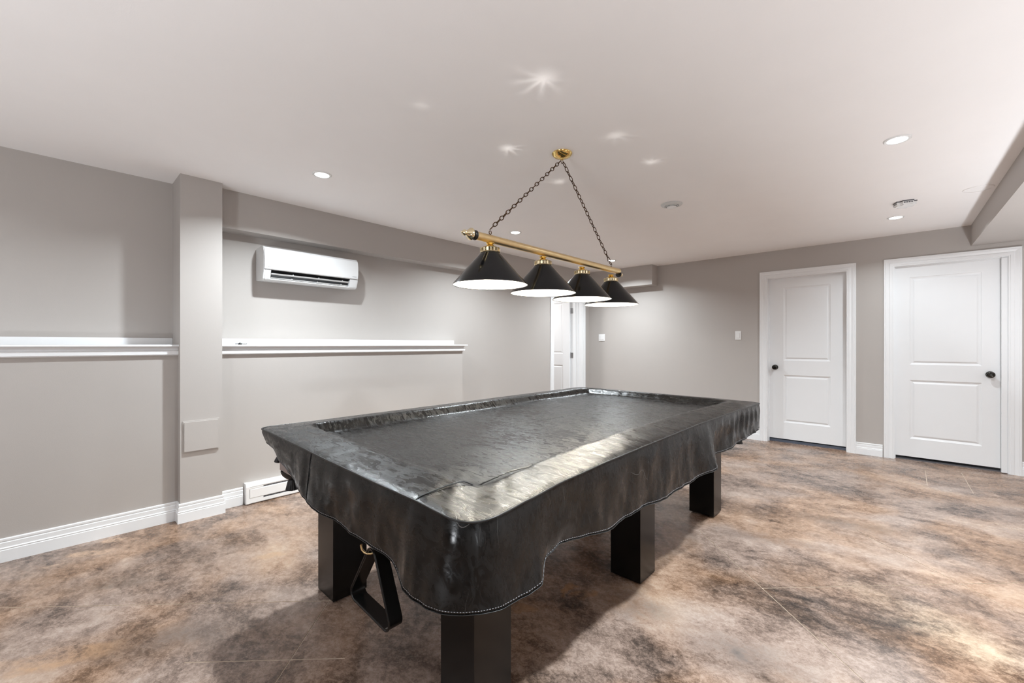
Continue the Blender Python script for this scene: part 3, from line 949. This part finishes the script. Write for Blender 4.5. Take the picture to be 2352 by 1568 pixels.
SH_Y = [1.503, 1.930, 2.334, 2.706]
for k, y in enumerate(SH_Y):
    zb = bar_z(y)
    # brass neck
    neck = lathe_obj('lamp_holder', [(0, zb - .018), (.020, zb - .018), (.022, zb - .022), (.014, zb - .027), (.020, zb - .033), (.034, zb - .040), (.036, zb - .046), (.030, zb - .048), (0, zb - .048)], M['brass'], BL, 32, Matrix.Translation((XB, y, 0)))
    # slotted gallery ring
    bm = bmesh.new()
    r0 = .0505
    z1 = zb - .046; z0 = zb - .069
    for (za, zb_) in ((z1 - .003, z1), (z0, z0 + .004)):
        lathe(bm, [(.030 if za > z0 + .005 else .047, za), (r0, za), (r0 + .0015, (za + zb_) / 2), (r0, zb_), (.030 if za > z0 + .005 else .047, zb_)], 40, Matrix.Translation((XB, y, 0)))
    for j in range(18):
        a = 2 * PI * j / 18
        mt = Matrix.Translation((XB, y, 0)) @ Matrix.Rotation(a, 4, 'Z')
        vs = [bm.verts.new(mt @ Vector(p)) for p in ((r0 - .003, -.0055, z0 + .003), (r0, -.0055, z0 + .003), (r0, .0055, z0 + .003), (r0 - .003, .0055, z0 + .003), (r0 - .003, -.0055, z1 - .002), (r0, -.0055, z1 - .002), (r0, .0055, z1 - .002), (r0 - .003, .0055, z1 - .002))]
        for f4 in ((0, 3, 2, 1), (4, 5, 6, 7), (0, 1, 5, 4), (1, 2, 6, 5), (2, 3, 7, 6), (3, 0, 4, 7)):
            bm.faces.new([vs[q] for q in f4])
    finish('gallery_ring', bm, M['brass_pale'], neck, smooth=.6)
    # cone shade: black outside, white inside
    zt = z0 - .001
    zr = 1.521 - .012 * k / 3 - (.006 if k == 3 else 0)
    out = lathe_obj('lamp_shade', [(.0490, zt), (.0515, zt - .003), (.120, (zt + zr) / 2 + .003), (.1895, zr + .003), (.1912, zr), (.1890, zr - .0005), (.1875, zr + .002)], M['shade'], BL, 72, Matrix.Translation((XB, y, 0)))
    inn = lathe_obj('shade_lining', [(.1874, zr + .002), (.119, (zt + zr) / 2 + .0005), (.0500, zt - .0055), (0, zt - .006)], M['shade_in'], out, 72, Matrix.Translation((XB, y, 0)))
    bm = bmesh.new()
    bmesh.ops.create_icosphere(bm, subdivisions=3, radius=.030, matrix=Matrix.Translation((XB, y, zr + .080)))
    lathe(bm, [(.0, zr + .112), (.012, zr + .106), (.012, zr + .135), (0, zr + .135)], 16, Matrix.Translation((XB, y, 0)))
    finish('bulb', bm, M['bulb'], out, smooth=1)

# ------------------------------------------------------------ recessed downlights
POT_LABELS = ['round white recessed downlight above the heat pump and pillar', 'round white recessed downlight between the chained lamp and the long wall',
              'round white recessed downlight near the room corner, beside the brass bar end', 'largest-looking round white downlight over the open floor, nearest the bulkhead',
              'round white recessed downlight in front of the door, beside the smoke alarm']
def downlight(x, y, label):
    e = empty('downlight', (x, y, CEIL))
    tag(e, label, 'downlight', group='recessed downlights in the ceiling')
    lathe_obj('trim_ring', [(.046, -.001), (.046, -.006), (.058, -.007), (.062, -.003), (.062, 0), (.046, 0)], M['plastic'], e, 40, Matrix.Translation((x, y, CEIL)))
    lathe_obj('lens', [(0, -.004), (.0465, -.004), (.0465, -.001), (0, -.001)], M['lens'], e, 32, Matrix.Translation((x, y, CEIL)))
    return e
for (x, y), lb in zip(POTS, POT_LABELS): downlight(x, y, lb)

# smoke alarms and ceiling speaker
e = empty('ceiling_vent', (-1.437, 3.50, CEIL)); tag(e, 'round grey ceiling exhaust valve with raised centre disc', 'ceiling vent')
mt = Matrix.Translation((-1.437, 3.50, CEIL))
lathe_obj('outer_ring', [(.050, 0), (.085, 0), (.086, -.003), (.080, -.010), (.060, -.016), (.057, -.016), (.052, -.008), (.050, -.006)], M['plastic_grey'], e, 40, mt)
lathe_obj('dark_gap', [(0, -.002), (.052, -.002), (.052, -.001), (0, -.001)], M['dark'], e, 32, mt)
lathe_obj('middle_ring', [(.040, -.003), (.050, -.014), (.050, -.019), (.046, -.021), (.038, -.008)], M['plastic_grey'], e, 40, mt)
lathe_obj('centre_disc', [(0, -.003), (.012, -.003), (.012, -.018), (.038, -.020), (.040, -.024), (.036, -.029), (0, -.031)], M['plastic'], e, 40, mt)

e = empty('smoke_alarm', (-.012, 4.75, CEIL)); tag(e, 'white smoke alarm with side slots beside a downlight', 'smoke alarm')
mt = Matrix.Translation((-.012, 4.75, CEIL)) @ Matrix.Rotation(.35, 4, 'Z')
bm = bmesh.new()
bx(bm, -.066, .066, -.066, .066, -.008, 0, 0)
bmesh.ops.bevel(bm, geom=[ed for ed in bm.edges if abs(ed.verts[0].co.z - ed.verts[1].co.z) > .001], offset=.03, segments=5, affect='EDGES')
bmesh.ops.transform(bm, matrix=mt, verts=bm.verts)
finish('base_plate', bm, M['grille'], e)
bm = bmesh.new()
bx(bm, -.063, .063, -.063, .063, -.036, -.008, 0)
bmesh.ops.bevel(bm, geom=[ed for ed in bm.edges if abs(ed.verts[0].co.z - ed.verts[1].co.z) > .001], offset=.028, segments=5, affect='EDGES')
bmesh.ops.bevel(bm, geom=[ed for ed in bm.edges if ed.verts[0].co.z < -.03 and ed.verts[1].co.z < -.03], offset=.006, segments=2, affect='EDGES')
bmesh.ops.transform(bm, matrix=mt, verts=bm.verts)
finish('housing', bm, M['plastic'], e, smooth=.7)
for q in range(4):
    for j in range(4):
        m2 = mt @ Matrix.Rotation(q * PI / 2, 4, 'Z')
        bm = bmesh.new()
        bx(bm, -.030 + j * .0155, -.018 + j * .0155, -.0636, -.0625, -.021, -.013)
        bmesh.ops.transform(bm, matrix=m2, verts=bm.verts)
        finish('slot', bm, M['grille'], e)

e = empty('ceiling_speaker', (.392, 4.715, CEIL)); tag(e, 'flush round white ceiling speaker beside the bulkhead', 'speaker')
mt = Matrix.Translation((.392, 4.715, CEIL)) @ Matrix.Rotation(0, 4, 'Z')
lathe_obj('speaker_rim', [(.074, 0), (.083, 0), (.083, -.004), (.079, -.006), (.074, -.004)], M['ceiling'], e, 48, mt)
lathe_obj('speaker_grille', [(0, -.003), (.074, -.003), (.074, -.001), (0, -.001)], M['ceiling'], e, 48, mt)

# ------------------------------------------------------------ heat pump head unit
AC = empty('heat_pump', (XW, 1.52, 1.735)); tag(AC, 'white wall-mounted split heat pump with dark air outlet above the ledge', 'air conditioner')
AY0, AY1 = 1.118, 1.902
def acbox(name, prof, y0, y1, m, parent=AC, smooth=.5, bev=0):
    bm = bmesh.new()
    a = [bm.verts.new((XW + o, y0, z)) for o, z in prof]
    b = [bm.verts.new((XW + o, y1, z)) for o, z in prof]
    n = len(prof)
    for i in range(n):
        bm.faces.new((a[i], a[(i + 1) % n], b[(i + 1) % n], b[i]))
    ends = [bm.faces.new(a), bm.faces.new(b)]
    if bev:
        bmesh.ops.bevel(bm, geom=list({e for f in ends for e in f.edges}), offset=bev, segments=3, affect='EDGES')
    return finish(name, bm, m, parent, smooth=smooth)
body_prof = [(0, 1.748), (.004, 1.742), (.13, 1.733), (.150, 1.735), (.160, 1.741), (.150, 1.752), (.150, 1.806), (.190, 1.818), (.196, 1.83), (.197, 1.96), (.190, 1.985), (.170, 2.001), (.13, 2.007), (.02, 2.002), (0, 1.996)]
acbox('housing', body_prof, AY0 + .012, AY1 - .012, M['ac'], bev=.0)
end_prof = [(0, 1.748), (.004, 1.742), (.13, 1.733), (.155, 1.735), (.172, 1.745), (.192, 1.80), (.198, 1.83), (.200, 1.96), (.192, 1.987), (.171, 2.004), (.13, 2.010), (.02, 2.004), (0, 1.997)]
acbox('end_cap', end_prof, AY0, AY0 + .014, M['ac'], bev=.003)
acbox('end_cap', end_prof, AY1 - .014, AY1, M['ac'], bev=.003)
fp = [(.190, 1.822), (.205, 1.820), (.209, 1.826), (.2115, 1.86), (.212, 1.93), (.209, 1.968), (.200, 1.984), (.192, 1.987)]
acbox('front_panel', fp, AY0 + .004, AY1 - .004, M['ac'], bev=.0025)
# lower face either side of the outlet
lowp = [(.150, 1.745), (.164, 1.738), (.176, 1.748), (.198, 1.815), (.180, 1.815)]
acbox('outlet_frame', lowp, AY0 + .012, AY0 + .052, M['ac'])
dp_ = acbox('outlet_frame', lowp, AY1 - .075, AY1 - .012, M['ac'])
acbox('bottom_lip', [(.10, 1.735), (.163, 1.737), (.174, 1.744), (.168, 1.750), (.10, 1.745)], AY0 + .012, AY1 - .012, M['ac'])
acbox('outlet_lining', [(.1535, 1.8055), (.1535, 1.808), (.186, 1.8185), (.1895, 1.8175), (.1895, 1.8150)], AY0 + .052, AY1 - .075, M['dark'])  # black sheet painting shade under the top of the outlet
acbox('air_outlet', [(.1515, 1.752), (.1535, 1.752), (.1535, 1.806), (.1515, 1.806)], AY0 + .052, AY1 - .075, M['dark'])
l1 = acbox('louvre', [(.178, 1.781), (.189, 1.790), (.190, 1.7925), (.187, 1.7925), (.176, 1.784)], AY0 + .056, AY1 - .080, M['ac'])
l2 = acbox('louvre', [(.162, 1.752), (.176, 1.757), (.1775, 1.760), (.174, 1.7605), (.161, 1.755)], AY0 + .056, AY1 - .084, M['ac'])
for q in range(3):
    yy = AY0 + .215 + q * .21
    acbox('louvre_pin', [(.160, 1.757), (.178, 1.757), (.176, 1.764), (.164, 1.766)], yy, yy + .004, M['ac'])
    acbox('louvre_pin', [(.172, 1.792), (.190, 1.792), (.187, 1.799), (.176, 1.800)], yy + .006, yy + .010, M['ac'])
def text(body, y, z, size, x, parent, name):
    cu = bpy.data.curves.new(name, 'FONT')
    cu.body = body; cu.size = size; cu.extrude = .0002; cu.resolution_u = 2
    o = bpy.data.objects.new(name, cu); C.objects.link(o)
    dgx = bpy.context.evaluated_depsgraph_get()
    me = bpy.data.meshes.new_from_object(o.evaluated_get(dgx))
    bpy.data.objects.remove(o)
    me.transform(Matrix.Translation((x, y, z)) @ Matrix(((0, 0, 1, 0), (1, 0, 0, 0), (0, 1, 0, 0), (0, 0, 0, 1))))
    me.materials.clear(); me.materials.append(M['logo'])
    return link(name, me, parent)
text('FUJITSU', AY0 + .018, 1.836, .0095, XW + .2112, AC, 'logo_lettering')
text('INVERTER', AY1 - .060, 1.836, .0085, XW + .2112, AC, 'logo_lettering')

# small black clip on the ledge
bm = bmesh.new()
tube(bm, [(-3.84, .952, 1.226), (-3.838, .985, 1.2275), (-3.842, 1.030, 1.2245), (-3.842, 1.034, 1.229)], .0022, 6)
lathe(bm, [(0, 1.2195), (.013, 1.2195), (.013, 1.224), (.008, 1.232), (.003, 1.235), (0, 1.2352)], 16, Matrix.Translation((-3.84, .985, 0)))
cl = finish('metal_clip', bm, M['rack'], None, smooth=.8)
tag(cl, 'small black clip lying on the white ledge beside the pillar', 'clip')

# access panel on the pillar
bm = bmesh.new()
bx(bm, XP, XP + .014, .590, .801, .474, .692, 0)
bmesh.ops.bevel(bm, geom=[ed for ed in bm.edges if ed.verts[0].co.x > XP + .01 and ed.verts[1].co.x > XP + .01], offset=.008, segments=2, affect='EDGES')
ap = finish('access_panel', bm, M['wall'], None)
tag(ap, 'square greige cover plate low on the pillar', 'cover plate')

# baseboard heater
H = empty('baseboard_heater', (XL, 1.8, 0)); tag(H, 'long low white electric baseboard heater below the ledge wall', 'heater')
HY0, HY1 = .980, 2.60
hp = [(0, .004), (.052, .004), (.058, .010), (.058, .034), (.040, .034), (.040, .126), (.054, .126), (.057, .134), (.052, .150), (.040, .157), (0, .157)]
def hbox(name, prof, ya, yb, m, parent=H, bev=0):
    bm = bmesh.new()
    a = [bm.verts.new((XL + o, ya, z)) for o, z in prof]; b = [bm.verts.new((XL + o, yb, z)) for o, z in prof]
    n = len(prof)
    for i in range(n): bm.faces.new((a[i], a[(i + 1) % n], b[(i + 1) % n], b[i]))
    bm.faces.new(a); bm.faces.new(b)
    return finish(name, bm, m, parent)
hbox('housing', hp, HY0 + .008, HY1, M['plastic'])
hbox('end_cap', [(0, .003), (.054, .003), (.061, .010), (.061, .135), (.054, .152), (.042, .159), (0, .159)], HY0, HY0 + .022, M['plastic'])
hbox('end_cap', [(0, .003), (.054, .003), (.061, .010), (.061, .135), (.054, .152), (.042, .159), (0, .159)], HY1 - .02, HY1, M['plastic'])
hbox('front_panel', [(.0405, .046), (.056, .046), (.059, .050), (.059, .111), (.054, .117), (.0405, .117)], HY0 + .026, HY1 - .022, M['plastic'])
for (za, zb_, xx) in ((.1175, .1255, .050), (.0345, .0455, .050)):
    hbox('blank_strip', [(.0405, za), (.0575, za), (.0575, zb_), (.0405, zb_)], HY0 + .022, HY0 + .118, M['plastic'])
    g_ = hbox('grille', [(.0405, za), (.0555, za), (.0555, zb_), (.0405, zb_)], HY0 + .118, HY1 - .02, M['grille'])
    bm = bmesh.new()
    yy = HY0 + .125
    while yy < HY1 - .03:
        bx(bm, XL + .0553, XL + .0563, yy, yy + .010, (za + zb_) / 2 - .0018, (za + zb_) / 2 + .0018)
        yy += .021
    f_ = finish('grille_holes', bm, M['dark'], H); f_['kind'] = 'stuff'

# ------------------------------------------------------------ switches
def wall_plate(name, label, cat, x, z, w_, h_, rocker):
    e = empty(name, (x, YF, z)); tag(e, label, cat)
    bm = bmesh.new()
    bx(bm, x - w_ / 2, x + w_ / 2, YF - .007, YF, z - h_ / 2, z + h_ / 2, 0)
    bmesh.ops.bevel(bm, geom=[ed for ed in bm.edges if ed.verts[0].co.y < YF - .005 and ed.verts[1].co.y < YF - .005], offset=.003, segments=2, affect='EDGES')
    finish('cover_plate', bm, M['plastic'], e, smooth=.6)
    for (dx, dz, a, b) in rocker:
        box('rocker', x + dx - a / 2, x + dx + a / 2, YF - .012, YF - .006, z + dz - b / 2, z + dz + b / 2, M['plastic'], e, bev=.0015)
    return e
wall_plate('light_switch', 'white rocker light switch beside the nearer panel door', 'switch', -1.625, 1.340, .072, .115, [(0, 0, .033, .066)])
e = wall_plate('light_switch', 'white double-gang switch plate near the open door corner', 'switch', -3.672, 1.333, .115, .117, [(-.024, 0, .033, .066), (.024, 0, .033, .066)])

# ------------------------------------------------------------ added spotlights imitating reflected glints on the ceiling
def added_glint_spot(src, dst, energy, size, seed):
    d = bpy.data.lights.new('brass_glint', 'SPOT')
    d.energy = energy; d.spot_size = size; d.spot_blend = 1.0; d.shadow_soft_size = .004
    d.color = (1, .98, .95)
    o = bpy.data.objects.new('brass_glint', d); C.objects.link(o)
    o.location = src
    v = Vector(dst) - Vector(src)
    o.rotation_euler = v.to_track_quat('-Z', 'Y').to_euler()
    d.use_nodes = True
    nt = d.node_tree
    em = nt.nodes.get('Emission')
    tc = nt.nodes.new('ShaderNodeTexCoord')
    sx = nt.nodes.new('ShaderNodeSeparateXYZ'); nt.links.new(tc.outputs['Normal'], sx.inputs[0])
    g = NT(d)
    u = g.math('DIVIDE', sx.outputs[0], g.math('ABSOLUTE', sx.outputs[2]))
    v_ = g.math('DIVIDE', sx.outputs[1], g.math('ABSOLUTE', sx.outputs[2]))
    an = g.math('ARCTAN2', v_, u)
    r = g.math('SQRT', g.math('ADD', g.math('MULTIPLY', u, u), g.math('MULTIPLY', v_, v_)))
    ray = g.math('POWER', g.math('MULTIPLY_ADD', g.math('SINE', g.math('MULTIPLY_ADD', an, 9, seed)), .5, .5), 2.0)
    env = g.math('MULTIPLY_ADD', g.math('SINE', g.math('ADD', an, seed * 2.1)), .5, .5)
    R = math.tan(size / 2)
    core = g.math('POWER', g.math('SUBTRACT', 1.0, g.math('DIVIDE', r, R * .40), clamp=True), 1.4)
    halo = g.math('POWER', g.math('SUBTRACT', 1.0, g.math('DIVIDE', r, R), clamp=True), 1.2)
    s_ = g.math('ADD', g.math('MULTIPLY', core, 1.0), g.math('MULTIPLY', g.math('MULTIPLY', halo, ray), g.math('MULTIPLY', env, .8)))
    nt.links.new(s_, em.inputs['Strength'])
    return o
GL = [((-1.168, 1.462), 0, 9, .55), ((-1.739, 1.223), 0, 3, .34), ((-1.743, 1.831), 1, 9, .46), ((-1.189, 2.131), 1, 7, .42), ((-1.205, 2.605), 2, 9, .38), ((-1.832, 2.47), 2, 7, .42)]
for i, ((x, y), k, en, sz) in enumerate(GL):
    sgn = 1 if x > XB else -1
    added_glint_spot((XB + sgn * .060, SH_Y[k], bar_z(SH_Y[k]) - .050), (x, y, CEIL), en, sz, i * 1.7)
